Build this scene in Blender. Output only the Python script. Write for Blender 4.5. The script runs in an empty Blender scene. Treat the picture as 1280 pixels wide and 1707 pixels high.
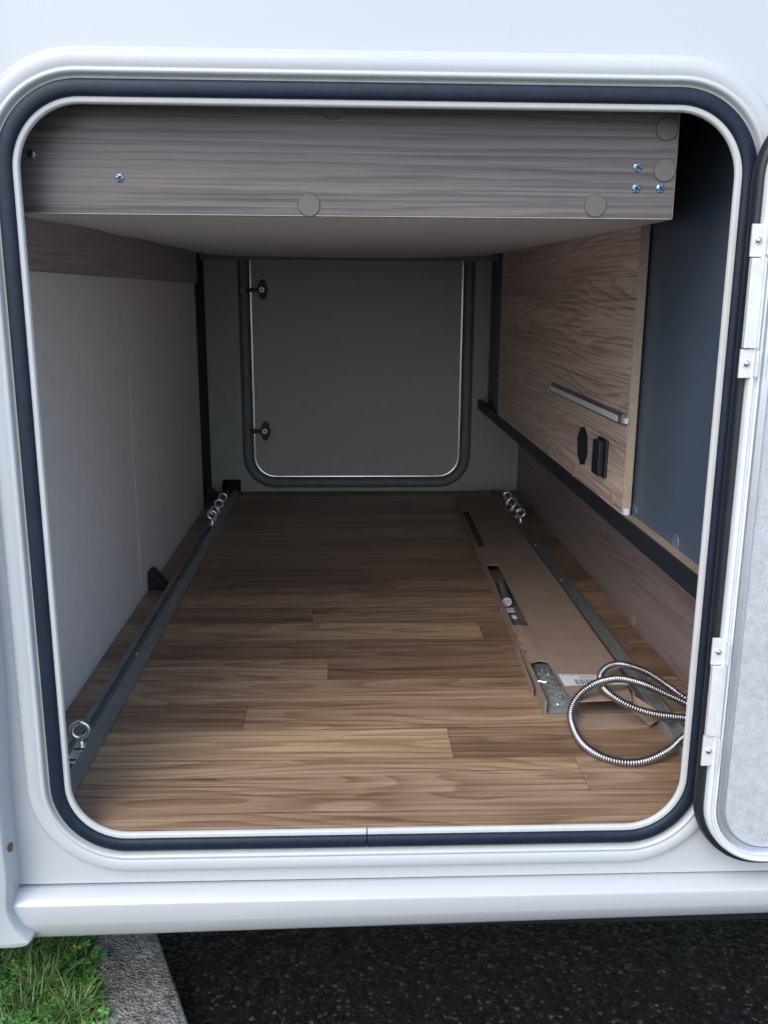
import bpy, bmesh, math, random
from mathutils import Vector, Matrix
R = math.radians
random.seed(7)
S = bpy.context.scene
COL = S.collection

# ---------------------------------------------------------------- camera
FOC, PITCH, YAW, ROLL = 1513.97, .2346, .0396, -.006
fw = Vector((math.sin(YAW)*math.cos(PITCH), math.cos(YAW)*math.cos(PITCH), -math.sin(PITCH)))
r0 = Vector((math.cos(YAW), -math.sin(YAW), 0)); d0 = fw.cross(r0)
rt = math.cos(ROLL)*r0 + math.sin(ROLL)*d0
dn = -math.sin(ROLL)*r0 + math.cos(ROLL)*d0
cam = bpy.data.objects.new('camera', bpy.data.cameras.new('camera')); COL.objects.link(cam)
m = Matrix((rt, -dn, -fw)).transposed().to_4x4(); m.translation = (0, -1.25, 1.38)
cam.matrix_world = m
cam.data.sensor_fit = 'VERTICAL'; cam.data.sensor_height = 36; cam.data.lens = FOC/1707*36
cam.data.clip_start = .02; cam.data.clip_end = 2000
S.camera = cam
S.render.resolution_x, S.render.resolution_y = 767, 1024

# ---------------------------------------------------------------- sky, sun, exposure
SUN_EL, SUN_AZ = 43, 32            # sun behind the camera; azimuth away from -y towards -x
w = bpy.data.worlds.new('World'); S.world = w; w.use_nodes = True
nt = w.node_tree
sky = nt.nodes.new('ShaderNodeTexSky'); sky.sky_type = 'NISHITA'; sky.sun_disc = False
sky.sun_elevation = R(SUN_EL); sky.sun_rotation = R(180+SUN_AZ)
sky.dust_density = 1.2; sky.air_density = 1.0
bg = nt.nodes['Background']
# cloud-veiled sky: brighter overhead than at the horizon
tcw = nt.nodes.new('ShaderNodeTexCoord'); sx = nt.nodes.new('ShaderNodeSeparateXYZ'); nt.links.new(tcw.outputs['Generated'], sx.inputs[0])
mr = nt.nodes.new('ShaderNodeMapRange'); mr.inputs[1].default_value = 0; mr.inputs[2].default_value = .8; mr.inputs[3].default_value = .75; mr.inputs[4].default_value = 1.15
nt.links.new(sx.outputs[2], mr.inputs[0])
vm = nt.nodes.new('ShaderNodeVectorMath'); vm.operation = 'SCALE'; nt.links.new(sky.outputs[0], vm.inputs[0]); nt.links.new(mr.outputs[0], vm.inputs['Scale'])
nt.links.new(vm.outputs[0], bg.inputs[0]); bg.inputs[1].default_value = .15
sl = bpy.data.lights.new('sun', 'SUN'); sl.energy = .68; sl.angle = R(45); sl.color = (1, .985, .965)
sun = bpy.data.objects.new('sun', sl); COL.objects.link(sun)
sd = Vector((-math.sin(R(SUN_AZ))*math.cos(R(SUN_EL)), -math.cos(R(SUN_AZ))*math.cos(R(SUN_EL)), math.sin(R(SUN_EL))))
sun.rotation_euler = sd.to_track_quat('Z', 'Y').to_euler(); sun.location = sd*6
S.view_settings.view_transform = 'Standard'; S.view_settings.look = 'None'
S.view_settings.exposure = 1.33; S.view_settings.gamma = 1
S.render.engine = 'CYCLES'
S.cycles.max_bounces = 8; S.cycles.diffuse_bounces = 5

GZ = .16            # ground level
FL = .579           # garage floor level

# ---------------------------------------------------------------- materials
class N:
    def __init__(s, name):
        s.m = bpy.data.materials.new(name); s.m.use_nodes = True; s.t = s.m.node_tree
        s.b = s.t.nodes['Principled BSDF']
    def n(s, typ, **k):
        q = s.t.nodes.new(typ)
        for a, v in k.items():
            if a.startswith('i_'): q.inputs[a[2:].replace('_', ' ')].default_value = v
            else: setattr(q, a, v)
        return q
    def l(s, a, b): s.t.links.new(a, b)
    def set(s, **k):
        for a, v in k.items(): s.b.inputs[a.replace('_', ' ')].default_value = v
    def coords(s, scale=(1, 1, 1), loc=(0, 0, 0), src='Object'):
        tc = s.n('ShaderNodeTexCoord'); mp = s.n('ShaderNodeMapping')
        mp.inputs['Scale'].default_value = scale; mp.inputs['Location'].default_value = loc
        s.l(tc.outputs[src], mp.inputs[0]); return mp.outputs[0]
    def noise(s, vec, scale=5, detail=4, rough=.5, dist=0):
        q = s.n('ShaderNodeTexNoise'); q.inputs['Scale'].default_value = scale; q.inputs['Detail'].default_value = detail
        q.inputs['Roughness'].default_value = rough; q.inputs['Distortion'].default_value = dist
        s.l(vec, q.inputs['Vector']); return q.outputs['Fac']
    def ramp(s, fac, stops):
        q = s.n('ShaderNodeValToRGB'); e = q.color_ramp.elements
        while len(e) < len(stops): e.new(.5)
        for x, (p, c) in zip(e, stops): x.position = p; x.color = (*c, 1) if len(c) == 3 else c
        s.l(fac, q.inputs[0]); return q.outputs[0]
    def math(s, op, a, b=None, c=None):
        q = s.n('ShaderNodeMath', operation=op)
        for i, v in enumerate((a, b, c)):
            if v is None: continue
            if isinstance(v, (int, float)): q.inputs[i].default_value = v
            else: s.l(v, q.inputs[i])
        return q.outputs[0]
    def mix(s, f, a, b, mode='MIX'):
        q = s.n('ShaderNodeMix', data_type='RGBA', blend_type=mode)
        for i, v in ((0, f), (6, a), (7, b)):
            if isinstance(v, (int, float)): q.inputs[i].default_value = v
            elif isinstance(v, tuple): q.inputs[i].default_value = (*v, 1)
            else: s.l(v, q.inputs[i])
        return q.outputs[2]
    def bump(s, h, strength=.3, dist=.002):
        q = s.n('ShaderNodeBump'); q.inputs['Strength'].default_value = strength; q.inputs['Distance'].default_value = dist
        s.l(h, q.inputs['Height']); s.l(q.outputs[0], s.b.inputs['Normal'])
    def col(s, c): s.l(c, s.b.inputs['Base Color'])

def plain(name, c, rough=.5, metal=0, var=.12, vs=30, coat=0, bump=0, bs=300, spec=.5):
    q = N(name); v = q.coords()
    f = q.noise(v, vs, 5, .6)
    lo = tuple(x*(1-var) for x in c); hi = tuple(min(1, x*(1+var)) for x in c)
    q.col(q.ramp(f, [(.3, lo), (.7, hi)]))
    rr = q.math('MULTIPLY_ADD', q.noise(v, vs*2.3, 4, .6), rough*.4, rough*.8)
    q.l(rr, q.b.inputs['Roughness'])
    q.set(Metallic=metal, Coat_Weight=coat, Coat_Roughness=.06, Specular_IOR_Level=spec)
    if bump: q.bump(q.noise(v, bs, 3, .6), bump, .001)
    return q.m

def paint(name, c):
    q = N(name); v = q.coords()
    a = q.noise(v, 3, 3, .5)
    base = q.ramp(a, [(.3, tuple(x*.985 for x in c)), (.7, c)])
    # sparse grime specks
    sp = q.noise(v, 160, 2, .5); msk = q.ramp(sp, [(.775, (0, 0, 0)), (.80, (1, 1, 1))])
    big = q.ramp(q.noise(v, 7, 2, .5), [(.5, (0, 0, 0)), (.62, (1, 1, 1))])
    mm = q.math('MULTIPLY', msk, big)
    # rain-washed film, long vertical runs
    vs = q.coords((40, 40, 1.2)); st = q.ramp(q.noise(vs, 1.0, 4, .6), [(.52, (0, 0, 0)), (.8, (.10, .10, .10))])
    base = q.mix(st, base, (.52, .53, .52))
    base = q.mix(q.math('MULTIPLY', mm, .7), base, (.22, .19, .15))
    q.col(base)
    q.l(q.math('MULTIPLY_ADD', q.noise(v, 25, 4, .6), .16, .22), q.b.inputs['Roughness'])
    q.set(Coat_Weight=.35, Coat_Roughness=.08)
    q.bump(q.noise(v, 260, 2, .5), .02, .001)
    return q.m

def wood(name, along, across, dark, mid, light, seed=0, warp=.55, rough=.42, lines=1.0, uv=False, attr=None, sc=1.0, figure=.16, elong=1.0, rings=14, drift=20, wobble=.5):
    """printed laminate: long wavy grain with cathedral arches and fine pores"""
    q = N(name)
    if uv:
        tc = q.n('ShaderNodeUVMap'); base = tc.outputs[0]
        sep = q.n('ShaderNodeSeparateXYZ'); q.l(base, sep.inputs[0]); A, B = sep.outputs[0], sep.outputs[1]
    else:
        tc = q.n('ShaderNodeTexCoord'); sep = q.n('ShaderNodeSeparateXYZ'); q.l(tc.outputs['Object'], sep.inputs[0])
        A, B = sep.outputs[along], sep.outputs[across]
    def cv(sa, sb, z=0.0):
        c = q.n('ShaderNodeCombineXYZ')
        q.l(q.math('MULTIPLY_ADD', A, sa, seed*3.17), c.inputs[0]); q.l(q.math('MULTIPLY_ADD', B, sb, seed*1.31), c.inputs[1])
        c.inputs[2].default_value = z+seed; return c.outputs[0]
    st = q.noise(cv(3.2*sc, 130*sc, 3), 1, 4, .6)                       # long streaks
    fib = q.noise(cv(22*sc, 700*sc, 7), 1, 3, .65)                      # pores and fibres
    broad = q.noise(cv(1.1*sc, 17*sc, 5), 1, 2, .5)                     # wide tonal bands
    wob = q.noise(cv(8*sc, 40*sc, 9), 1, 2, .5)
    fld = q.noise(cv(elong*sc, 9*sc, 11), 1, 2, .4)                     # growth-ring field: its contours are the arches
    t = q.math('ADD', q.math('MULTIPLY', fld, rings), q.math('ADD', q.math('MULTIPLY', B, drift), q.math('MULTIPLY', wob, wobble)))
    saw = q.math('FRACT', t)
    ring = q.math('MULTIPLY', q.math('POWER', saw, 2.2), q.math('SUBTRACT', 1.0, q.math('POWER', saw, 14.0)))
    g1 = st
    f = q.math('MULTIPLY_ADD', st, .50, .27)
    f = q.math('ADD', f, q.math('MULTIPLY_ADD', broad, .35, -.175))
    f = q.math('ADD', f, q.math('MULTIPLY_ADD', fib, .24, -.12))
    f = q.math('SUBTRACT', f, q.math('MULTIPLY_ADD', ring, figure, -figure*.3))
    colr = q.ramp(f, [(.28, dark), (.48, mid), (.68, light)])
    ln = q.noise(cv(1.6*sc, 330*sc, 13), 1, 3, .55)                     # crisp thin dark lines of the print
    lm = q.ramp(ln, [(.53, (0, 0, 0)), (.60, (1, 1, 1))])
    lw = q.ramp(q.noise(cv(2.5*sc, 25*sc, 15), 1, 2, .5), [(.38, (.15, .15, .15)), (.62, (.75, .75, .75))])
    colr = q.mix(q.math('MULTIPLY', lm, lw), colr, dark)
    if attr:
        at = q.n('ShaderNodeAttribute'); at.attribute_name = attr
        colr = q.mix(1.0, colr, at.outputs['Color'], 'MULTIPLY')
    q.col(colr)
    q.l(q.math('MULTIPLY_ADD', g1, .18, rough-.09), q.b.inputs['Roughness'])
    q.bump(f, .12, .0006)
    return q.m

M = {}
M['paint'] = paint('white_bodywork', (.475, .485, .49))
M['paint_frame'] = paint('white_surround', (.485, .495, .50))
M['rust'] = plain('bare_brown_chip', (.05, .028, .022), .8, var=.3, vs=300)
M['lip'] = plain('pale_plastic', (.50, .50, .48), .5, var=.04)
M['rubber'] = plain('seal_rubber', (.0075, .013, .027), .5, var=.25, vs=60, bump=.05, spec=.32)
M['rubber_black'] = plain('door_rubber', (.008, .011, .018), .5, var=.2)
M['groove'] = plain('grey_sealant', (.30, .31, .28), .6, var=.1)
M['alu'] = plain('aluminium_profile', (.62, .64, .66), .33, metal=.75, var=.06, vs=12)
M['alu_w'] = plain('white_aluminium', (.66, .67, .67), .4, var=.05)
M['hinge'] = plain('hinge_casting', (.66, .66, .64), .42, metal=.2, var=.07, vs=60, bump=.05)
M['screw'] = plain('screw_steel', (.55, .57, .60), .28, metal=1, var=.1, vs=200)
M['screwblue'] = plain('zinc_screw', (.20, .27, .36), .3, metal=1, var=.3, vs=400)
M['zinc'] = plain('bright_zinc', (.80, .82, .82), .27, metal=1, var=.08, vs=150)
M['groove_shade'] = plain('hose_groove_shade', (.16, .16, .17), .35, metal=.9)  # darker hose metal: shade between the ribs put into the colour
M['chrome'] = plain('hose_chrome', (.55, .54, .55), .22, metal=1, var=.1, vs=80)
M['trim'] = plain('polished_trim', (.90, .90, .90), .22, metal=1, var=.03)
M['rail'] = plain('anodised_rail', (.25, .265, .255), .36, metal=.3, var=.15, vs=20)
M['black'] = plain('black_plastic', (.008, .010, .014), .45, var=.2)
M['navy'] = plain('anthracite_panel', (.062, .086, .122), .45, var=.08, vs=6, bump=.03, bs=600)
M['ledge'] = plain('black_edge', (.010, .014, .022), .5, var=.15)
M['cap_gap'] = plain('cap_gap', (.05, .04, .035), .7)
M['cap'] = plain('cover_cap_foil', (.112, .093, .087), .5, var=.05)
M['cap2'] = plain('cover_cap_warm', (.42, .32, .25), .45, var=.05)
M['capn'] = plain('cover_cap_navy', (.10, .13, .17), .3, var=.05)
M['edge'] = plain('edge_band', (.36, .29, .22), .5, var=.12, vs=90)
M['edge_d'] = plain('chipboard_edge', (.24, .18, .135), .6, var=.25, vs=90)
M['bed'] = plain('bed_underside', (.78, .78, .78), .8, var=.04, vs=8)
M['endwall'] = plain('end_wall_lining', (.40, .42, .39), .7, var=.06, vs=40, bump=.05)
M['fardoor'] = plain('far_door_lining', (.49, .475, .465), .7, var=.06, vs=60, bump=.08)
M['farseal'] = plain('far_door_rubber', (.19, .215, .235), .55, var=.15)
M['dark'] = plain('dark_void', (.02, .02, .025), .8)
M['under'] = plain('underbody', (.02, .02, .02), .8)
M['tan'] = plain('latch_tip', (.30, .24, .15), .5)
M['diff'] = plain('light_diffuser', (.62, .64, .66), .35, var=.03)
M['grey_alu'] = plain('lamp_profile', (.20, .20, .21), .35, metal=.6)
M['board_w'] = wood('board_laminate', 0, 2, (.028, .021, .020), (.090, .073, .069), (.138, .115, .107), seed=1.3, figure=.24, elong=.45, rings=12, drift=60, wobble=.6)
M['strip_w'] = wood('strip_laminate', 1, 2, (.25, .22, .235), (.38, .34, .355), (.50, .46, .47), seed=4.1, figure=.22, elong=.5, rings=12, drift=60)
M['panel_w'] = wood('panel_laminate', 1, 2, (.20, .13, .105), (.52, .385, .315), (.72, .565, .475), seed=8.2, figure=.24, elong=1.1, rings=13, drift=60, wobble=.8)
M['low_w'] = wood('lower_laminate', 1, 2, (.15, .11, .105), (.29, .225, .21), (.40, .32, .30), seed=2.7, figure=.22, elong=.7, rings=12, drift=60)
M['floor_w'] = wood('floor_vinyl', 0, 1, (.105, .058, .036), (.285, .182, .110), (.46, .325, .205), seed=3, rough=.40, figure=.20, elong=1.5, rings=13, drift=14, wobble=.6, uv=True, attr='plank', sc=.8)
M['floor_gap'] = plain('floor_joint', (.05, .032, .022), .7)

def fabric():
    q = N('grey_fleece'); v = q.coords()
    a = q.noise(v, 230, 6, .8, 1.2); b = q.noise(v, 60, 4, .6)
    f = q.math('ADD', q.math('MULTIPLY', a, .7), q.math('MULTIPLY', b, .3))
    q.col(q.ramp(f, [(.32, (.28, .285, .29)), (.5, (.43, .435, .445)), (.68, (.55, .555, .56))]))
    q.set(Roughness=.95, Sheen_Weight=.2); q.bump(a, .5, .002); return q.m
M['fleece'] = fabric()
def sidewall():
    q = N('grey_wall_lining'); v = q.coords()
    a = q.noise(v, 260, 5, .7); b = q.noise(v, 18, 4, .6)
    f = q.math('ADD', q.math('MULTIPLY', a, .5), q.math('MULTIPLY', b, .5))
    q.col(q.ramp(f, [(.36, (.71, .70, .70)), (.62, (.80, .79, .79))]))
    q.set(Roughness=.8); q.bump(a, .25, .0012); return q.m
M['side'] = sidewall()
def card():
    q = N('brown_cardboard'); v = q.coords()
    a = q.noise(v, 14, 4, .6); b = q.noise(q.coords((500, 6, 6)), 1, 2, .5)
    f = q.math('ADD', q.math('MULTIPLY', a, .7), q.math('MULTIPLY', b, .3))
    q.col(q.ramp(f, [(.3, (.225, .158, .118)), (.7, (.29, .21, .16))]))
    q.set(Roughness=.85); q.bump(b, .15, .001); return q.m
M['card'] = card()
M['card_in'] = plain('cardboard_inside', (.24, .165, .12), .85, var=.1)
M['label'] = plain('paper_label', (.62, .62, .63), .6, var=.03)
M['ink'] = plain('label_ink', (.03, .03, .035), .6)
M['white_pl'] = plain('white_plastic', (.62, .64, .68), .35)
M['blue_pl'] = plain('dark_blue_plastic', (.02, .03, .07), .35)
def film():
    q = N('clear_plastic_bag'); v = q.coords()
    q.set(Roughness=.10, Base_Color=(.55, .60, .60, 1), Alpha=.20, Specular_IOR_Level=1.0)
    q.bump(q.noise(v, 60, 4, .6, 1.0), .8, .005); return q.m
M['film'] = film()
M['liner'] = plain('grey_liner', (.09, .10, .105), .5, var=.3, vs=80)
def concrete():
    q = N('kerb_concrete'); v = q.coords()
    a = q.noise(v, 11, 6, .65); b = q.noise(v, 90, 6, .75)
    vo = q.n('ShaderNodeTexVoronoi'); vo.inputs['Scale'].default_value = 210; q.l(v, vo.inputs['Vector'])
    f = q.math('ADD', q.math('MULTIPLY', a, .45), q.math('MULTIPLY', b, .55))
    base = q.ramp(f, [(.40, (.07, .066, .06)), (.5, (.25, .242, .22)), (.62, (.50, .48, .44))])
    st = q.ramp(q.noise(v, 150, 2, .5), [(.68, (0, 0, 0)), (.74, (1, 1, 1))])
    base = q.mix(q.math('MULTIPLY', st, .7), base, (.42, .42, .40))
    moss = q.ramp(q.noise(v, 5, 4, .6), [(.55, (0, 0, 0)), (.75, (.5, .5, .5))])
    base = q.mix(moss, base, (.06, .075, .04))
    q.col(base); q.set(Roughness=.9)
    q.bump(q.math('ADD', b, q.math('MULTIPLY', vo.outputs['Distance'], .8)), 1.0, .008); return q.m
M['concrete'] = concrete()
def asphalt():
    q = N('asphalt'); v = q.coords()
    nz = q.n('ShaderNodeTexNoise'); nz.inputs['Scale'].default_value = 60; q.l(v, nz.inputs['Vector'])
    vm = q.n('ShaderNodeVectorMath', operation='MULTIPLY_ADD'); q.l(nz.outputs['Color'], vm.inputs[0]); vm.inputs[1].default_value = (.006,)*3; q.l(v, vm.inputs[2])
    vo = q.n('ShaderNodeTexVoronoi'); vo.inputs['Scale'].default_value = 125; q.l(vm.outputs[0], vo.inputs['Vector'])
    v2 = q.n('ShaderNodeTexVoronoi'); v2.inputs['Scale'].default_value = 380; q.l(vm.outputs[0], v2.inputs['Vector'])
    sep = q.n('ShaderNodeSeparateColor'); q.l(vo.outputs['Color'], sep.inputs[0])
    base = q.ramp(sep.outputs[0], [(.0, (.001, .0013, .0019)), (.6, (.0028, .0032, .0044)), (.86, (.011, .012, .014)), (1, (.075, .073, .068))])
    d = q.ramp(vo.outputs['Distance'], [(.25, (1, 1, 1)), (.75, (.12, .12, .12))])
    base = q.mix(1.0, base, d, 'MULTIPLY')
    q.col(base); q.l(q.math('MULTIPLY_ADD', sep.outputs[1], .35, .42), q.b.inputs['Roughness']); q.set(Specular_IOR_Level=.15)
    h = q.math('SUBTRACT', q.math('MULTIPLY', v2.outputs['Distance'], -.35), vo.outputs['Distance'])
    h = q.math('ADD', h, q.math('MULTIPLY', sep.outputs[2], .6))
    q.bump(h, 1.0, .006); return q.m
M['asphalt'] = asphalt()
def soil():
    q = N('soil'); v = q.coords()
    a = q.noise(v, 40, 8, .7); q.col(q.ramp(a, [(.3, (.012, .009, .006)), (.7, (.06, .045, .028))]))
    q.set(Roughness=.95); q.bump(a, 1, .02); return q.m
M['soil'] = soil()
def leaf(name, stops):
    q = N(name)
    at = q.n('ShaderNodeAttribute'); at.attribute_name = 'rnd'
    q.col(q.ramp(at.outputs['Fac'], stops)); q.set(Roughness=.5, Subsurface_Weight=0)
    q.b.inputs['Transmission Weight'].default_value = 0
    return q.m
M['grass'] = leaf('grass_blades', [(0, (.035, .085, .02)), (.5, (.10, .20, .04)), (.88, (.20, .30, .08)), (.93, (.36, .31, .16)), (1, (.42, .35, .2))])
M['clover'] = leaf('clover_leaves', [(0, (.022, .085, .025)), (.5, (.07, .22, .045)), (.95, (.17, .38, .08)), (1, (.40, .38, .07))])

# ---------------------------------------------------------------- mesh helpers
PX = {}
def link(o, parent=None):
    COL.objects.link(o)
    if parent:
        o.parent = parent; 
    return o
def wloc(o):
    v = Vector((0, 0, 0))
    while o: v += o.location; o = o.parent
    return v
def mesh(name, V, Fc, mat, parent=None, smooth=False, org=None, bev=0, seg=2, mats=None, mi=None, uv=None, cols=None, colname='rnd', auto=None):
    """vertices are given in world coordinates; the object's origin is put at org (default: parent's origin)"""
    po = wloc(parent) if parent else Vector((0, 0, 0))
    o_w = Vector(org) if org is not None else po
    me = bpy.data.meshes.new(name)
    me.from_pydata([Vector(v)-o_w for v in V], [], Fc)
    me.validate(clean_customdata=False)
    ob = bpy.data.objects.new(name, me); link(ob, parent); ob.location = o_w-po
    for mm in (mats or [mat]): me.materials.append(mm)
    if mi:
        for p, i in zip(me.polygons, mi): p.material_index = i
    if smooth:
        for p in me.polygons: p.use_smooth = True
    if bev:
        b = ob.modifiers.new('bevel', 'BEVEL'); b.width = bev; b.segments = seg; b.limit_method = 'ANGLE'; b.angle_limit = R(35)
        for p in me.polygons: p.use_smooth = True
        ws = ob.modifiers.new('wn', 'WEIGHTED_NORMAL'); ws.keep_sharp = True
    return ob
class G:
    """collects geometry of one part"""
    def __init__(s): s.v = []; s.f = []; s.mi = []
    def add(s, V, Fc, i=0):
        k = len(s.v); s.v += [tuple(v) for v in V]; s.f += [tuple(k+a for a in f) for f in Fc]; s.mi += [i]*len(Fc); return s
    def box(s, x0, x1, y0, y1, z0, z1, i=0, mx=None):
        V = [Vector((x, y, z)) for x in (x0, x1) for y in (y0, y1) for z in (z0, z1)]
        if mx: V = [mx @ v for v in V]
        return s.add(V, [(0, 1, 3, 2), (4, 6, 7, 5), (0, 4, 5, 1), (2, 3, 7, 6), (0, 2, 6, 4), (1, 5, 7, 3)], i)
    def cyl(s, c, ax, r, h, n=24, i=0, r2=None, cap=True):
        c = Vector(c); ax = Vector(ax).normalized(); q = ax.to_track_quat('Z', 'Y').to_matrix()
        r2 = r if r2 is None else r2
        V = [c+q @ Vector((r*math.cos(2*math.pi*k/n), r*math.sin(2*math.pi*k/n), 0)) for k in range(n)]
        V += [c+q @ Vector((r2*math.cos(2*math.pi*k/n), r2*math.sin(2*math.pi*k/n), h)) for k in range(n)]
        F = [(k, (k+1) % n, n+(k+1) % n, n+k) for k in range(n)]
        if cap: F += [tuple(range(n-1, -1, -1)), tuple(range(n, 2*n))]
        return s.add(V, F, i)
    def dome(s, c, ax, r, h, n=20, rings=5, i=0):
        c = Vector(c); q = Vector(ax).normalized().to_track_quat('Z', 'Y').to_matrix(); V = []; F = []
        for j in range(rings):
            a = math.pi/2*j/rings
            V += [c+q @ Vector((r*math.cos(a)*math.cos(2*math.pi*k/n), r*math.cos(a)*math.sin(2*math.pi*k/n), h*math.sin(a))) for k in range(n)]
        V.append(c+q @ Vector((0, 0, h)))
        for j in range(rings-1):
            for k in range(n): F.append((j*n+k, j*n+(k+1) % n, (j+1)*n+(k+1) % n, (j+1)*n+k))
        for k in range(n): F.append(((rings-1)*n+k, (rings-1)*n+(k+1) % n, rings*n))
        return s.add(V, F, i)
    def torus(s, c, ax, R_, r, n=40, k=12, i=0):
        c = Vector(c); q = Vector(ax).normalized().to_track_quat('Z', 'Y').to_matrix(); V = []; F = []
        for a in range(n):
            t = 2*math.pi*a/n
            for b in range(k):
                p = 2*math.pi*b/k
                V.append(c+q @ Vector(((R_+r*math.cos(p))*math.cos(t), (R_+r*math.cos(p))*math.sin(t), r*math.sin(p))))
        for a in range(n):
            for b in range(k): F.append((a*k+b, ((a+1) % n)*k+b, ((a+1) % n)*k+(b+1) % k, a*k+(b+1) % k))
        return s.add(V, F, i)
    def prism(s, pts, axis, a, b, i=0):
        """extrude a 2-D outline (the two other axes in order) from a to b along axis"""
        def P(u, v, t): return {0: (t, u, v), 1: (u, t, v), 2: (u, v, t)}[axis]
        n = len(pts); V = [P(u, v, a) for u, v in pts]+[P(u, v, b) for u, v in pts]
        F = [tuple(range(n)), tuple(range(2*n-1, n-1, -1))]+[(k, (k+1) % n, n+(k+1) % n, n+k) for k in range(n)]
        return s.add(V, F, i)
    def out(s, name, mat, parent=None, **k):
        mats = k.pop('mats', None)
        ob = mesh(name, s.v, s.f, mat, parent, mats=mats, mi=s.mi if mats else None, **k)
        bm = bmesh.new(); bm.from_mesh(ob.data); bmesh.ops.recalc_face_normals(bm, faces=bm.faces); bm.to_mesh(ob.data); bm.free()
        return ob
def shade(ob, ang=35):
    for p in ob.data.polygons: p.use_smooth = True
    me = ob.data
    bm = bmesh.new(); bm.from_mesh(me)
    for e in bm.edges:
        if len(e.link_faces) == 2: e.smooth = e.calc_face_angle(0) < R(ang)
    bm.to_mesh(me); bm.free(); return ob
def rr_path(x0, x1, z0, z1, r, n=14, ns=10, start=None):
    """rounded rectangle in the xz plane: list of (centre x, centre z, dir x, dir z, r) samples, anticlockwise from bottom middle"""
    P = []
    def line(ax, az, bx, bz, nx, nz):
        for k in range(ns):
            t = k/ns; P.append((ax+(bx-ax)*t, az+(bz-az)*t, nx, nz))
    def arc(cx, cz, a0):
        for k in range(n):
            a = R(a0+90*k/n); P.append((cx+r*math.cos(a), cz+r*math.sin(a), math.cos(a), math.sin(a)))
    sx = start if start is not None else (x0+x1)/2
    line(sx, z0, x1-r, z0, 0, -1); arc(x1-r, z0+r, -90); line(x1, z0+r, x1, z1-r, 1, 0); arc(x1-r, z1-r, 0)
    line(x1-r, z1, x0+r, z1, 0, 1); arc(x0+r, z1-r, 90); line(x0, z1-r, x0, z0+r, -1, 0); arc(x0+r, z0+r, 180)
    line(x0+r, z0, sx, z0, 0, -1); P.append((sx, z0, 0, -1)); return P
def sweep(path, prof, closed=True, gap=0):
    """prof: (distance outward, y). returns G"""
    g = G(); n = len(prof); P = path[:-1] if closed else path
    V = []
    for i, (x, z, nx, nz) in enumerate(P):
        dx = 0
        if not closed and i == 0: dx = gap/2
        if not closed and i == len(P)-1: dx = -gap/2
        for d, y in prof: V.append((x+nx*d+dx, y, z+nz*d))
    F = []
    m_ = len(P)
    for i in range(m_ if closed else m_-1):
        j = (i+1) % m_
        for k in range(n-1): F.append((i*n+k, i*n+k+1, j*n+k+1, j*n+k))
    g.add(V, F); return g
def empty(name, loc, label, cat, group=None):
    o = bpy.data.objects.new(name, None); COL.objects.link(o); o.location = loc; o.empty_display_size = .1
    o['label'] = label; o['category'] = cat
    if group: o['group'] = group
    return o

# ================================================================ GROUND
K0 = Vector((-.4, .1)); 
def bpt(px, py, z):
    v = fw+(px-640)/FOC*rt+(py-853.5)/FOC*dn; t = (z-1.38)/v.z; return Vector((0, -1.25, 1.38))+v*t
def bpy_(px, py, y):
    v = fw+(px-640)/FOC*rt+(py-853.5)/FOC*dn; t = (y+1.25)/v.y; return Vector((0, -1.25, 1.38))+v*t
KZ = GZ+.045
ka, kb = bpt(315, 1707, KZ), bpt(262, 1556, KZ)          # right top edge of the kerb
kc = bpt(165, 1707, KZ)
kd = (kb-ka).normalized(); kn = Vector((-kd.y, kd.x, 0))   # kn points left (to the grass)
kw = abs((kc-ka).dot(kn))
g = G(); g.add([(-600, -600, GZ), (600, -600, GZ), (600, 600, GZ), (-600, 600, GZ)], [(0, 1, 2, 3)])
o = g.out('ground', M['asphalt']); o['kind'] = 'structure'
g = G(); g.add([(-30, -30, GZ+.004), (30, -30, GZ+.004), (30, -1.1, GZ+.004), (-30, -1.1, GZ+.004)], [(0, 1, 2, 3)])
o = g.out('bounce_pavement', plain('bounce_paving', (.38, .37, .35), .8, var=.15, vs=3, bump=.2)); o['kind'] = 'structure'  # unseen pale paving, added behind the camera to bounce light into the opening
# soil bank left of the kerb
g = G(); a0 = ka+kn*(kw-.004)-kd*3; b0 = ka+kn*(kw-.004)+kd*4
nx_, ny_ = 60, 120; V = []; F = []
for i in range(nx_+1):
    for j in range(ny_+1):
        p = a0+(b0-a0)*(j/ny_)+kn*(2.2*(i/nx_)**1.6)
        h = GZ+.022+.012*math.sin(p.x*23+p.y*9)*math.cos(p.y*17-p.x*5)+.01*random.random()
        V.append((p.x, p.y, h))
for i in range(nx_):
    for j in range(ny_): F.append((i*(ny_+1)+j, i*(ny_+1)+j+1, (i+1)*(ny_+1)+j+1, (i+1)*(ny_+1)+j))
g.add(V, F); o = g.out('soil', M['soil'], smooth=True); o['kind'] = 'structure'
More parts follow.
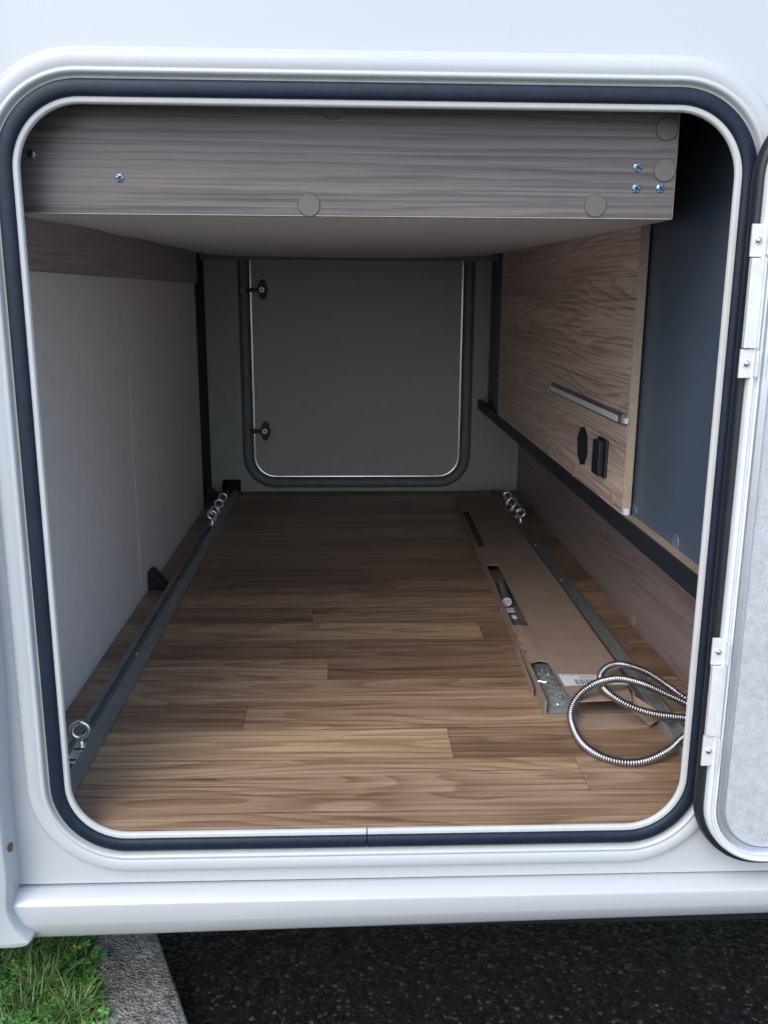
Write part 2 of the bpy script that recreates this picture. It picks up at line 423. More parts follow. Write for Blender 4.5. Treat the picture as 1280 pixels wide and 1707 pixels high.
# kerb stones
def kerbstone(s0, s1, label):
    n = 60; V = []; F = []
    prof = [(0, GZ-.05), (0, KZ-.004), (.004, KZ), (.03, KZ+.001), (kw*.5, KZ+.001), (kw-.025, KZ-.001), (kw-.008, KZ-.006), (kw, KZ-.018), (kw+.002, GZ-.05)]
    for i in range(n+1):
        b_ = ka+kd*(s0+(s1-s0)*i/n)
        for k, (d, z) in enumerate(prof):
            j = (.0015 if k in (1, 2) else .004)*(random.random()-.5)
            p = b_+kn*(d+j*(k > 0)); V.append((p.x, p.y, z+j*.7))
    m_ = len(prof)
    for i in range(n):
        for k in range(m_-1): F.append((i*m_+k, (i+1)*m_+k, (i+1)*m_+k+1, i*m_+k+1))
    F.append(tuple(range(m_))); F.append(tuple(n*m_+k for k in range(m_-1, -1, -1)))
    g = G(); g.add(V, F); c = ka+kd*((s0+s1)/2)
    o = g.out('kerb', M['concrete'], org=(c.x, c.y, GZ)); shade(o, 50)
    o['label'] = label; o['category'] = 'kerb'; return o
kerbstone(-1.0, .9, 'weathered grey concrete kerb between the grass and the black asphalt')

# grass blades and clover
def vegetation():
    gv, gf, gc = [], [], []; cv_, cf, cc = [], [], []
    O = ka+kn*kw
    def ground_h(p): return GZ+.025
    def blade(p, L, W, az, lean, c):
        d = Vector((math.cos(az), math.sin(az), 0)); s_ = Vector((-d.y, d.x, 0)); k = len(gv); n = 4
        tw = random.uniform(-.5, .5)
        for i in range(n+1):
            t = i/n; q = p+d*(L*lean*t*t)+Vector((0, 0, L*(t-lean*.45*t*t))); wd = W*(1-t**1.6)+.0002
            ss = (s_*math.cos(tw*t)+d*math.sin(tw*t))
            gv.append(q-ss*wd); gv.append(q+ss*wd)
        for i in range(n): gf.append((k+2*i, k+2*i+1, k+2*i+3, k+2*i+2)); gc.append(c)
    def leaflet(p, d, up, L, W, c):
        s_ = d.cross(up).normalized(); k = len(cv_)
        pts = [(0, 0, 0), (.35, .42, .05), (.75, .5, .03), (1, .18, -.06), (1, -.18, -.06), (.75, -.5, .03), (.35, -.42, .05)]
        for a, b, h in pts: cv_.append(p+d*(a*L)+s_*(b*W)+up*(h*L))
        m1 = len(cv_); cv_.append(p+d*(.55*L)-up*(.10*L))
        for a in range(7): cf.append((k+a, k+(a+1) % 7, m1)); cc.append(min(1, max(0, c+random.uniform(-.06, .06))))
    def clover(p, s_, c):
        h = s_*random.uniform(1.0, 2.2); az = random.uniform(0, 6.28); top = p+Vector((random.uniform(-.01, .01), random.uniform(-.01, .01), h))
        # stem
        k = len(cv_); cv_.extend([p+Vector((-.0005, 0, 0)), p+Vector((.0005, 0, 0)), top]); cf.append((k, k+1, k+2)); cc.append(.3)
        tilt = Vector((random.uniform(-.35, .35), random.uniform(-.35, .2), 1)).normalized()
        nl = random.choice((3, 4, 5, 6))
        for j in range(nl):
            a = az+j*2*math.pi/nl+random.uniform(-.2, .2); d = Vector((math.cos(a), math.sin(a), random.uniform(.0, .45)))
            d = (d-tilt*d.dot(tilt)*.6).normalized(); leaflet(top, d, tilt, s_*random.uniform(.75, 1.1), s_*.62, c)
    def pos():
        u = random.random()**1.4*1.0; s_ = random.uniform(-.7, .9)
        if random.random() < .6: u = random.random()*.26; s_ = random.uniform(-.1, .34)
        u -= .012*random.random()*(u < .05); p = O+kn*u+kd*s_; p.z = ground_h(p); return p, u
    tufts = [(O+kn*random.uniform(0, .35)+kd*random.uniform(-.15, .4)) for _ in range(26)]
    for _ in range(11000):
        if random.random() < .16:
            q = random.choice(tufts); p = q+Vector((random.gauss(0, .014), random.gauss(0, .014), 0)); p.z = GZ+.025; L = random.uniform(.04, .085)
        else:
            p, u = pos(); L = random.uniform(.012, .05)
        blade(p, L, random.uniform(.0008, .0019), random.uniform(0, 6.28), random.uniform(.2, 1.1), min(.9, max(0, random.gauss(.45, .2))) if random.random() < .88 else random.uniform(.92, 1))
    for _ in range(5200):
        p, u = pos()
        if math.sin(p.x*31)*math.cos(p.y*27) < -.35 and random.random() < .7: continue
        clover(p, random.uniform(.0055, .0145), min(.95, max(0, random.gauss(.45, .28))) if random.random() < .96 else 1)
    # a sprig rooted at the kerb edge
    p0 = bpt(166, 1603, KZ)
    for _ in range(9): clover(Vector((p0.x+random.gauss(0, .006), p0.y+random.gauss(0, .006), KZ-.004)), .009, .6)
    for nm, V, F, C, mt in (('grass', gv, gf, gc, M['grass']), ('clover', cv_, cf, cc, M['clover'])):
        o = mesh(nm, V, F, mt); at = o.data.attributes.new('rnd', 'FLOAT', 'FACE')
        at.data.foreach_set('value', C[:len(o.data.polygons)]); o['kind'] = 'stuff'
        o['label'] = {'grass': 'green grass blades growing beside the kerb', 'clover': 'low green clover leaves growing among the grass'}[nm]
        o['category'] = nm
vegetation()

# ================================================================ MOTORHOME
mh = empty('motorhome', (0, 1.25, GZ), 'white motorhome with its rear garage hatch open showing a wood floor', 'motorhome')
XL, XR, ZB, ZT = -.4192, .5097, .579, 1.613
RC = .082
FY = 2.48
path = rr_path(XL, XR, ZB, ZT, RC, n=18, ns=12, start=.026)

# side panel with the rounded opening
SEAM = .4905
def side_panel():
    g = G(); d = .0745; x0, x1, z0, z1 = -2.2, 2.4, SEAM+.0015, 2.65
    P = path[:-1]; n = len(P); V = []; d = .0672
    for (x, z, nx, nz) in P: V.append((x+nx*d, 0, z+nz*d))
    # in-between ring and outer ring
    cx, cz = (XL+XR)/2, (ZB+ZT)/2
    for (x, z, nx, nz) in P:
        px, pz = x+nx*d, z+nz*d; dx, dz = px-cx, pz-cz
        t = min(((x1-cx)/dx if dx > 1e-6 else 1e9), ((x0-cx)/dx if dx < -1e-6 else 1e9), ((z1-cz)/dz if dz > 1e-6 else 1e9), ((z0-cz)/dz if dz < -1e-6 else 1e9))
        V.append((cx+dx*t, 0, cz+dz*t))
    F = [(i, (i+1) % n, n+(i+1) % n, n+i) for i in range(n)]
    for X, Z in ((x0, z0), (x1, z0), (x1, z1), (x0, z1)):
        k = len(V); V.append((X, 0, Z))
        best = None
        for i in range(n):
            a, b = V[n+i], V[n+(i+1) % n]
            if abs(a[0]-X) > 1e-4 and abs(b[0]-X) > 1e-4: continue
            if abs(a[2]-Z) > 1e-4 and abs(b[2]-Z) > 1e-4: continue
            if (abs(a[0]-X) < 1e-4) != (abs(b[0]-X) < 1e-4): best = i
        if best is not None: F.append((n+best, n+(best+1) % n, k))
    g.add(V, F); return g.out('side_panel', M['paint'], mh)
side_panel()
# shell that closes the vehicle
g = G(); T = .03
g.box(-2.2, 2.4, FY+.06, FY+.09, .5, 2.65); g.box(-2.23, -2.2, .003, FY+.09, .5, 2.65); g.box(2.4, 2.43, .003, FY+.09, .5, 2.65)
g.box(-2.2, 2.4, .003, FY+.06, 2.62, 2.65)
g.out('body_shell', M['paint'], mh)
g = G(); g.box(-2.2, 2.4, .02, FY+.06, .49, .53); g.out('underbody', M['under'], mh)

# surround (raised white moulding), sealant groove, lip, rubber
LIPW = .0078
prof = [(.0334, .002), (.0338, -.005), (.0350, -.0090), (.0374, -.0108), (.0392, -.0104), (.0402, -.0093), (.0420, -.0092), (.0432, -.0101), (.0520, -.0106), (.0570, -.0103), (.0600, -.0090), (.0632, -.0055), (.0655, -.0022), (.0672, .0), (.069, .0012)]
shade(sweep(path, prof).out('door_surround', M['paint_frame'], mh, mats=None), 60)
shade(sweep(path, [(.0275, .004), (.0284, -.002), (.0292, -.0042), (.0306, -.0044), (.0314, -.0030), (.0326, -.0026), (.0338, -.0026), (.0344, .001)]).out('surround_gasket', M['groove'], mh), 60)
lip = sweep(path, [(-.0004, .0012), (.0001, -.0015), (.0012, -.0036), (.003, -.0044), (LIPW, -.0040), (LIPW, .004)], False, .0016)
shade(lip.out('opening_lip', M['lip'], mh), 60)
sealp = [(LIPW, .004)]
for k in range(13):
    a = math.pi*(1-k/12); sealp.append((.0184+.0104*math.cos(a), -.0035-.0072*math.sin(a)**.7 if 0 < k < 12 else -.003))
sealp += [(.0288, .004)]
seal = shade(sweep(path, sealp, False, .0014).out('door_seal', M['rubber'], mh), 60)

# skirt
g = G(); V = []; F = []
pr = [(.004, .4890), (-.006, .4888), (-.0125, .4880), (-.0165, .4862), (-.0280, .4785), (-.0305, .4755), (-.0312, .4720), (-.0270, .4420), (-.0260, .4375), (-.0155, .4135), (-.0125, .4090), (-.008, .4045), (.010, .4030)]
xs = [-.62+.05*i for i in range(61)]
for x in xs:
    for y, z in pr: V.append((x, y, z+.0008*math.sin(x*1.7)+(.014*(x+.45)*(.4905-z)/.0875)))
n = len(pr)
for i in range(len(xs)-1):
    for k in range(n-1): F.append((i*n+k, i*n+k+1, (i+1)*n+k+1, (i+1)*n+k))
g.add(V, F); shade(g.out('side_skirt', M['paint'], mh), 28)
g = G(); g.box(-.62, 2.38, .004, .010, .40, .4925); g.out('skirt_seam', M['black'], mh)

# corner trim at the lower left (wheel arch end)
def arch():
    k = 1.23/1.19
    pts = [(-.478, 2.6), (-.478, 1.6), (-.480, 1.2), (-.482, .9), (-.489, .70), (-.4900, .62), (-.4895, .56), (-.4915, .530), (-.4930, .510), (-.4900, .490), (-.4830, .468), (-.4745, .4520), (-.4685, .4430), (-.4685, .4370), (-.4730, .4310), (-.4820, .4280), (-.4990, .4262), (-.56, .425), (-.75, .422), (-1.0, .42)]
    pts = [(x, z+(.015*(.505-z)/.08 if z < .505 else 0)) for x, z in pts]
    pts = [(x*k, 1.38-(1.38-z)*k) for x, z in pts]
    # resample smooth
    P = []
    for i in range(len(pts)-1):
        p0 = Vector(pts[max(0, i-1)]); p1 = Vector(pts[i]); p2 = Vector(pts[i+1]); p3 = Vector(pts[min(len(pts)-1, i+2)])
        for t in (0, .25, .5, .75):
            P.append(.5*((2*p1)+(p2-p0)*t+(2*p0-5*p1+4*p2-p3)*t*t+(3*p1-p0-3*p2+p3)*t**3) if (p1-p0).length < 3*(p2-p1).length+1e-6 and (p3-p2).length < 6*(p2-p1).length else p1+(p2-p1)*t)
    P.append(Vector(pts[-1]))
    prof = [(0, .0025), (0, -.022), (.0008, -.030), (.0025, -.0365), (.0055, -.0415), (.0090, -.0440), (.0125, -.0452)]
    V = []; F = []; n = len(prof); inner = []
    for i, p in enumerate(P):
        a = P[max(0, i-2)]; b = P[min(len(P)-1, i+2)]; t = (b-a).normalized(); nn = Vector((t.y, -t.x))
        for d, y in prof: q = p+nn*(d*.5); V.append((q.x, y, q.y))
        inner.append(len(V)-1)
    for i in range(len(P)-1):
        for k_ in range(n-1): F.append((i*n+k_, i*n+k_+1, (i+1)*n+k_+1, (i+1)*n+k_))
    k0 = len(V); V += [(-1.0*k, -.0452, V[inner[-1]][2]+.001), (-1.0*k, -.0452, 2.6)]
    F.append(tuple(inner+[k0, k0+1]))
    g = G(); g.add(V, F); o = shade(g.out('wheel_arch_trim', M['paint'], mh), 60)
    q = bpy_(18, 1412, -.045)
    g = G(); g.prism([(q.x+a_, q.z+b_) for a_, b_ in ((-.003, -.008), (.0030, -.006), (.0045, .004), (.003, .009), (-.002, .006), (-.005, -.002))], 1, -.0462, -.0450)
    g.out('paint_chip', M['rust'], o)
    q = bpy_(17, 1412, -.034)
    g = G(); g.add([(q.x+a_, q.y-.004+.002*abs(a_)*100, q.z+b_) for a_, b_ in ((-.003, -.008), (.0035, -.006), (.005, .004), (.004, .010), (-.001, .007), (-.005, -.002))], [(0, 1, 2, 3, 4, 5)])
    return o
arch()

# ---- interior
LX = -.5574; RX = .706; CZ = 1.75
# floor: planks as separate faces
PW = .1148
def floor():
    joints = {0: [], 1: [.400], 2: [.185], 3: [-.203], 4: [], 5: [-.047], 6: [.66], 7: [.323], 8: [-.093], 9: [.52], 10: [.126], 11: [], 12: [-.38], 13: [.3], 14: [-.1], 15: [.4], 16: [-.3], 17: [.1], 18: [-.45], 19: [.25], 20: [0], 21: [.4], 22: [-.2]}
    tone = {0: 'm', 1: ('l', 'm'), 2: ('y', 'd'), 3: ('d', 'm'), 4: 'm', 5: ('l', 'd'), 6: 'd', 7: ('l', 'd'), 8: ('d', 'm')}
    tc = {'l': (1.12, 1.12, 1.10), 'y': (1.18, 1.17, 1.10), 'm': (1.0, .98, .97), 'd': (.70, .665, .675), 'n': (.86, .83, .84)}
    V = []; F = []; U = []; Cc = []
    for k in range(23):
        y0 = .1+PW*(k-1); y1 = y0+PW; y0 = max(y0, .0015); y1 = min(y1, FY)
        if y1 <= y0: continue
        js = [LX-.06]+joints[k]+[RX+.02]
        for j in range(len(js)-1):
            a, b = js[j]+.0004, js[j+1]-.0004
            t = tone.get(k); c = tc[(t[j] if isinstance(t, tuple) else t)] if t else tc[random.choice('lmdnm')]
            kk = random.uniform(.95, 1.05); c = tuple(x*kk for x in c)
            ym = y0+(y1-y0)*.5
            for (ya, yb) in ((y0+.0005, ym), (ym, y1-.0005)):
                kk = random.uniform(.90, 1.07); cs = tuple(x*kk for x in c)
                i = len(V); V += [(a, ya, FL), (b, ya, FL), (b, yb, FL), (a, yb, FL)]; F.append((i, i+1, i+2, i+3))
                ou, ov = random.uniform(0, 40), random.uniform(0, 20)
                U += [(ou, ov), (ou+b-a, ov), (ou+b-a, ov+yb-ya), (ou, ov+yb-ya)]; Cc += [cs]*4
    o = mesh('garage_floor', V+[(LX-.06, .001, FL-.0012), (RX+.02, .001, FL-.0012), (RX+.02, FY, FL-.0012), (LX-.06, FY, FL-.0012)], F+[(len(V), len(V)+1, len(V)+2, len(V)+3)], None, mh, mats=[M['floor_w'], M['floor_gap']], mi=[0]*len(F)+[1])
    me = o.data; uv = me.uv_layers.new(name='UVMap'); ca = me.color_attributes.new('plank', 'FLOAT_COLOR', 'CORNER')
    U += [(0, 0)]*4; Cc += [(1, 1, 1)]*4
    for i, u in enumerate(U): me.uv_layers['UVMap'].data[i].uv = u
    for i, c in enumerate(Cc): me.color_attributes['plank'].data[i].color = (*c, 1)
floor()
# left side wall with joint, wooden strip, corner post
WEND = 2.17
g = G(); g.box(LX-.012, LX, .012, 1.1012, FL, 1.4175); g.box(LX-.012, LX, 1.1028, WEND, FL, 1.4175); g.box(LX-.012, LX-.0015, 1.10, 1.104, FL, 1.4175); g.box(LX-.001, LX+.0006, 1.1000, 1.1042, FL, 1.4170)
sw = g.out('side_wall', M['side'], mh)
g = G(); g.box(LX-.012, LX+.006, .012, WEND+.03, 1.4182, CZ); g.out('wall_board', M['strip_w'], mh)
g = G(); g.box(LX-.012, LX+.0008, WEND, WEND+.012, FL+.001, 1.4175); g.out('wall_edge_band', M['edge_d'], sw)
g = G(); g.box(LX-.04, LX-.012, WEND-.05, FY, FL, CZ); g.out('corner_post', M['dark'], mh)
# far wall and far door
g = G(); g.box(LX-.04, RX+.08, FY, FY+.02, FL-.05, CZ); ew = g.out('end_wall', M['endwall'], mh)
DX0, DX1, DZ0, DZ1 = -.387, .457, .6435, 1.70
dpath = rr_path(DX0, DX1, DZ0, DZ1, .085, n=12, ns=6)
fd = G()
P = dpath[:-1]; fd.add([(x, FY-.012, z) for x, z, _, _ in P]+[(x, FY-.002, z) for x, z, _, _ in P], [tuple(range(len(P)))]+[(i, (i+1) % len(P), len(P)+(i+1) % len(P), len(P)+i) for i in range(len(P))])
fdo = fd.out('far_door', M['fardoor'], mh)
shade(sweep(dpath, [(-.0058, FY-.0115), (-.0055, FY-.0150), (-.0035, FY-.0160), (-.0005, FY-.0168), (.0006, FY-.0165), (.0008, FY-.006)]).out('door_trim', M['trim'], fdo), 50)
shade(sweep(dpath, [(.0008, FY-.001), (.007, FY-.001), (.009, FY-.012), (.014, FY-.020), (.024, FY-.024), (.036, FY-.022), (.043, FY-.014), (.047, FY-.004), (.050, FY+.001)]).out('far_door_seal', M['farseal'], fdo), 60)
for zz, xx in ((1.397, -.337), (.836, -.339)):
    g = G()
    pts = []
    for a, r_ in ((90, .0385), (75, .036), (20, .0215), (0, .021), (-20, .0215), (-75, .036), (-90, .0385), (-105, .036), (-160, .0215), (180, .021), (160, .0215), (105, .036)):
        pts.append((xx+r_*math.cos(R(a))*.95, zz+r_*math.sin(R(a))))
    g.prism(pts, 1, FY-.034, FY-.0125)
    g.box(xx-.062, xx-.012, FY-.038, FY-.026, zz-.009, zz+.007)
    lt = g.out('door_latch', M['black'], fdo, bev=.0015)
    g = G(); g.cyl((xx-.003, FY-.034, zz), (0, -1, 0), .0105, .0025, 24); g.cyl((xx-.003, FY-.0365, zz), (0, -1, 0), .0050, .002, 6, 1); g.out('latch_screw', None, fdo, mats=[M['screw'], M['black']], bev=.0004)
    g = G(); g.box(xx-.088, xx-.064, FY-.040, FY-.026, zz-.010, zz+.008); g.out('latch_tip', M['tan'], fdo, bev=.003)
# bed base: slightly sagging underside
PY0_, PXR_ = .452, .53
def bed():
    V = []; F = []; nx, ny = 40, 30; x0, x1, y0, y1 = LX+.008, .60, .066, 2.30
    for i in range(nx+1):
        for j in range(ny+1):
            u, v_ = i/nx, j/ny; y = y0+(y1-y0)*v_; x = x0+(min(PXR_-.001, .343*(y+1.25)-.004)-x0)*u
            sag = .013*abs(math.sin(math.pi*min(1, u)))**.7*(.3+.7*v_)
            z = 1.497+.030*v_**.8-sag+.0015*math.sin(u*9+v_*4)
            if i == 0: z += .004+.004*math.sin(v_*26)
            V.append((x, y, z))
    for i in range(nx):
        for j in range(ny): F.append((i*(ny+1)+j, i*(ny+1)+j+1, (i+1)*(ny+1)+j+1, (i+1)*(ny+1)+j))
    m_ = len(V); V += [(x, y, z+.012) for x, y, z in V]; F += [tuple(m_+a for a in f) for f in F]
    g = G(); g.add(V, F); return g.out('bed_base', M['bed'], mh, smooth=True)
bed()
g = G(); g.box(LX+.0, .60, 2.31, 2.345, 1.507, 1.528); g.out('bed_batten', M['edge_d'], mh, bev=.002)
g = G(); g.box(LX-.04, RX+.08, .012, FY, CZ, CZ+.02); g.out('garage_ceiling', M['bed'], mh)
# front bed board
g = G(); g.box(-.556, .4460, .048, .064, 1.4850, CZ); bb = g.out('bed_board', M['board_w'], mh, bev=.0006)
g = G(); g.box(-.556, .4457, .0482, .0638, 1.4838, 1.4849); g.out('edge_band', M['edge'], bb)
g = G(); g.box(.4461, .4471, .0482, .0638, 1.4850, CZ); g.out('edge_band', M['edge_d'], bb)
def cap(c, ax, r, parent, mt):
    g = G(); a = Vector(ax); c = Vector(c)+a*.0002; g.cyl(c, ax, r+.0004, .0002, 36, 1); g.cyl(c, ax, r, .0014, 36, r2=r*.945)
    shade(g.out('cover_cap', None, parent, mats=[mt, M['cap_gap']]), 30)
for px, py in ((515, 342), (992, 343), (1111, 215), (1107, 284), (555, 179), (1008, 184), (92, 174)):
    q = bpy_(px, py, .048); cap((q.x, .048, q.z), (0, -1, 0), .0152, bb, M['cap'])
for px, py in ((200, 296), (53, 257), (1062, 279), (1060, 314), (1100, 314)):
    q = bpy_(px, py, .048); g = G(); g.dome((q.x, .048, q.z), (0, -1, 0), .0060, .0022, 20, 4)
    for a in range(2): 
        mx = Matrix.Translation((q.x, .0452, q.z)) @ Matrix.Rotation(R(45+90*a+px), 4, 'Y'); g.box(-.0035, .0035, -.0006, .0006, -.0008, .0008, 1, mx)
    for a in range(6):
        t = a*math.pi/3; g.dome((q.x+.0052*math.cos(t), .0476, q.z+.0052*math.sin(t)), (0, -1, 0), .0016, .0012, 8, 3)
    g.out('screw', None, bb, mats=[M['screwblue'], M['black']])
# storage panel on the right, with light strip, cable hole, socket
PXR = .53; PY0, PY1 = .452, 1.97
g = G(); g.box(PXR, PXR+.016, PY0, PY1, .9665, 1.535); sp = g.out('storage_panel', M['panel_w'], mh)
g = G(); g.box(PXR-.0002, PXR+.0165, PY0-.0022, PY0-.0002, .9665, 1.535); g.out('edge_band', M['edge'], sp)
g = G(); g.box(PXR+.001, PXR+.012, PY0-.012, PY0-.0024, .9672, .9800); g.out('corner_clip', M['white_pl'], sp, bev=.001)
def onpanel(px, py, X=PXR):
    v = fw+(px-640)/FOC*rt+(py-853.5)/FOC*dn; t = X/v.x; return Vector((0, -1.25, 1.38))+v*t
a, b = onpanel(917, 647, PXR-.01), onpanel(1036, 698, PXR-.01)
zc = (a.z+b.z)/2
g = G(); g.prism([(PXR-.0115, zc-.006), (PXR-.0115, zc+.005), (PXR-.008, zc+.0115), (PXR, zc+.0115), (PXR, zc-.0115), (PXR-.008, zc-.0115)], 1, b.y, a.y); ls = g.out('light_strip', M['grey_alu'], sp, bev=.0012)
g = G(); g.box(PXR-.0135, PXR-.0117, b.y+.022, a.y-.006, zc-.0065, zc+.0060); g.out('light_diffuser', M['diff'], sp, bev=.0008)
g = G(); g.box(PXR-.008, PXR-.0002, b.y-.014, b.y-.0005, zc-.006, zc+.004); g.cyl((PXR-.006, b.y-.014, zc-.002), (0, -1, 0), .0035, .004, 12); g.out('cable_plug', M['white_pl'], sp, bev=.0008)
c = onpanel(971, 743)
g = G(); g.cyl((PXR-.0012, c.y, c.z), (-1, 0, 0), .0410, .0016, 40, r2=.039); g.cyl((PXR-.0020, c.y, c.z), (1, 0, 0), .043, .0016, 40)
for k in range(8):
    t = k*math.pi/4+.2; g.box(-.0022, -.0004, -.004, .004, -.003, .003, 0, Matrix.Translation((PXR, c.y+.043*math.cos(t), c.z+.043*math.sin(t))))
g.out('cable_hole_ring', M['black'], sp)
c = onpanel(1006, 762)
g = G(); g.box(PXR-.007, PXR-.0002, c.y-.032, c.y+.034, c.z-.040, c.z+.040); g.box(PXR-.020, PXR-.007, c.y-.027, c.y+.022, c.z-.036, c.z+.036)
so = g.out('power_socket', M['black'], sp, bev=.003)
for px, py in ((1020, 830), (956, 785), (912, 750)):
    q = onpanel(px, py); cap((PXR, q.y, q.z), (-1, 0, 0), .0150, sp, M['cap2'])
# navy panel behind, ledge, black gap filler
NX = .552
g = G(); g.box(NX, NX+.016, .012, PY0+.03, .93, CZ); npn = g.out('anthracite_wall', M['navy'], mh)
for px, py in ((1071, 450), (1058, 632), (1045, 805), (1057, 852), (1126, 905)):
    q = onpanel(px, py, NX); cap((NX, q.y, q.z), (-1, 0, 0), .0150, npn, M['capn'])
g = G(); g.box(NX+.02, NX+.03, PY1-.4, FY-.001, .93, CZ); g.box(PXR+.018, NX+.018, PY1+.2, PY1+.22, .96, CZ); g.out('inner_partition', M['navy'], mh)
g = G(); g.box(PXR-.001, PXR+.0155, .012, 2.472, .9285, .9655, 0); g.box(PXR+.0156, NX+.016, .012, PY0-.004, .945, .9650, 1)
g.out('shelf_edge', None, mh, mats=[M['ledge'], M['edge_d']], bev=.0012)
g = G(); g.box(PXR+.003, NX-.0008, .013, PY0-.0025, .9656, .9668); g.out('shelf_top', M['edge_d'], mh)
g = G(); g.box(PXR+.010, RX+.06, .012, FY-.002, .9200, .9280); g.out('shelf', M['edge_d'], mh)
# lower wall
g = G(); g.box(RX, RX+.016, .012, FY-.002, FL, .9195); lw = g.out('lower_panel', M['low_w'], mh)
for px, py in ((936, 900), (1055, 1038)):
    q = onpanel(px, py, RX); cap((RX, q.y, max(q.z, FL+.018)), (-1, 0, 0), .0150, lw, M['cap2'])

# rails
def rail(xc, bolts):
    g = G(); w_, h = .0225, .0185
    x0, x1 = xc-w_, xc+w_; s0, s1 = xc-.013, xc+.006
    y0, y1 = .030, 2.42; zb = FL+.0006
    pts = [(x0, zb), (x0, zb+h), (x0+.0035, zb+h), (x0+.0035, zb+h-.003), (s0, zb+h-.003), (s0, zb+.004), (s1, zb+.004), (s1, zb+h), (s1+.003, zb+h), (x1-.001, zb+.006), (x1+.004, zb+.003), (x1+.004, zb)]
    g.prism(pts, 1, y0, y1)
    o = g.out('floor_rail', M['rail'], mh, bev=.0006)
    for y in bolts:
        g = G(); g.dome((xc-.0035, y, zb+.0042), (0, 0, 1), .0062, .004, 16, 4); g.out('rail_screw', M['zinc'], o)
    return o
rail(-.4775, (.701, 1.222)); rail(.612, (.708, 1.229, 1.60))

# corner brackets
g = G(); y0, y1 = 1.174, 1.222; xw = LX+.0005
g.prism([(xw, FL+.001), (xw+.048, FL+.001), (xw+.049, FL+.010), (xw+.012, FL+.056), (xw, FL+.052)], 1, y0, y1); g.out('corner_bracket', M['black'], mh, bev=.002)
g = G(); g.prism([(FY-.0005, FL+.001), (FY-.0005, FL+.050), (FY-.010, FL+.052), (FY-.045, FL+.014), (FY-.045, FL+.001)], 0, -.522, -.448); g.out('corner_bracket', M['black'], mh, bev=.002)
g = G(); g.prism([(LX-.011, FL+.001), (LX+.04, FL+.001), (LX+.04, FL+.01), (LX, FL+.052), (LX-.011, FL+.052)], 1, 2.30, 2.36); g.out('corner_bracket', M['black'], mh, bev=.002)

# ---- open hatch door (folded back to the right)
YD = -.050
door = bpy.data.objects.new('hatch_door', None); COL.objects.link(door); door.parent = mh; door.location = Vector((.53, -.03, .55))-Vector(mh.location)
hx0, hx1, hz0, hz1 = .516, 1.52, .530, 1.637
hp = rr_path(hx0, hx1, hz0, hz1, .110, n=18, ns=8)
def inw(pr): return [(-a_, y) for a_, y in pr]
shade(sweep(hp, inw([(.0125, -.018), (.0070, -.022), (.0048, -.028), (.0045, -.036), (.0062, -.043), (.0095, -.0462), (.0132, -.0455), (.0150, -.040)])).out('hatch_gasket', M['rubber_black'], door), 60)
shade(sweep(hp, inw([(.0142, -.030), (.0150, -.050), (.0165, -.056), (.0195, -.0575), (.0208, -.0560), (.0212, -.0520), (.0255, -.0520), (.0260, -.0555), (.0285, -.0560), (.0290, -.050)])).out('hatch_frame', M['alu_w'], door), 60)
shade(sweep(hp, inw([(.0290, -.050), (.0295, -.0490), (.0325, -.0485), (.0332, -.0520), (.0355, -.0530), (.0362, -.0515), (.0385, -.0525), (.0392, -.0540), (.0425, -.0545), (.0440, -.0530), (.0444, -.0500)])).out('hatch_frame_channel', M['alu'], door), 60)
g = G(); P = hp[:-1]; V = [(x-nx*.0442, -.0515, z-nz*.0442) for x, z, nx, nz in P]; g.add(V, [tuple(range(len(P)))])
P2 = [(x-nx*.012, -.0185, z-nz*.012) for x, z, nx, nz in P]
g.out('hatch_lining', M['fleece'], door)
g = G(); g.add(P2, [tuple(range(len(P2)))]); g.out('hatch_skin', M['paint'], door)
# hinges
def hinge(top, up_s, low_s, bot, up_end, low_beg):
    """all in image rows along the hinge edge -> heights"""
    g = G(); Y = -.050
    def zz(px, py): return bpy_(px, py, Y).z
    zt, zu, zl, zb = top, up_end, low_beg, bot
    for (za, zc_) in ((zu, zt), (zb, zl)):
        g.box(.5160, .5345, Y-.006, Y-.002, za, zc_); g.box(.5340, .5370, Y-.016, Y-.002, za+.002, zc_-.002)
        g.cyl((.5250, Y-.006, (za+zc_)/2), (0, -1, 0), .0058, .0010, 20)
    g.box(.5175, .5340, Y-.010, Y-.002, zl+.0015, zu-.0015); g.box(.5340, .5365, Y-.013, Y-.002, zl+.0015, zu-.0015)
    h = g.out('hinge', M['hinge'], door, bev=.0012)
    for (za, zc_) in ((zu, zt), (zb, zl)):
        g = G(); g.dome((.5250, Y-.0070, (za+zc_)/2), (0, -1, 0), .0044, .0030, 18, 5); g.out('hinge_screw', M['screw'], door, smooth=True)
zf = lambda px, py: bpy_(px, py, -.055).z
hinge(zf(1262, 373), 0, 0, zf(1240, 630), zf(1255, 428), zf(1243, 582))
hinge(zf(1194, 1064), 0, 0, zf(1178, 1276), zf(1188, 1108), zf(1178, 1226))

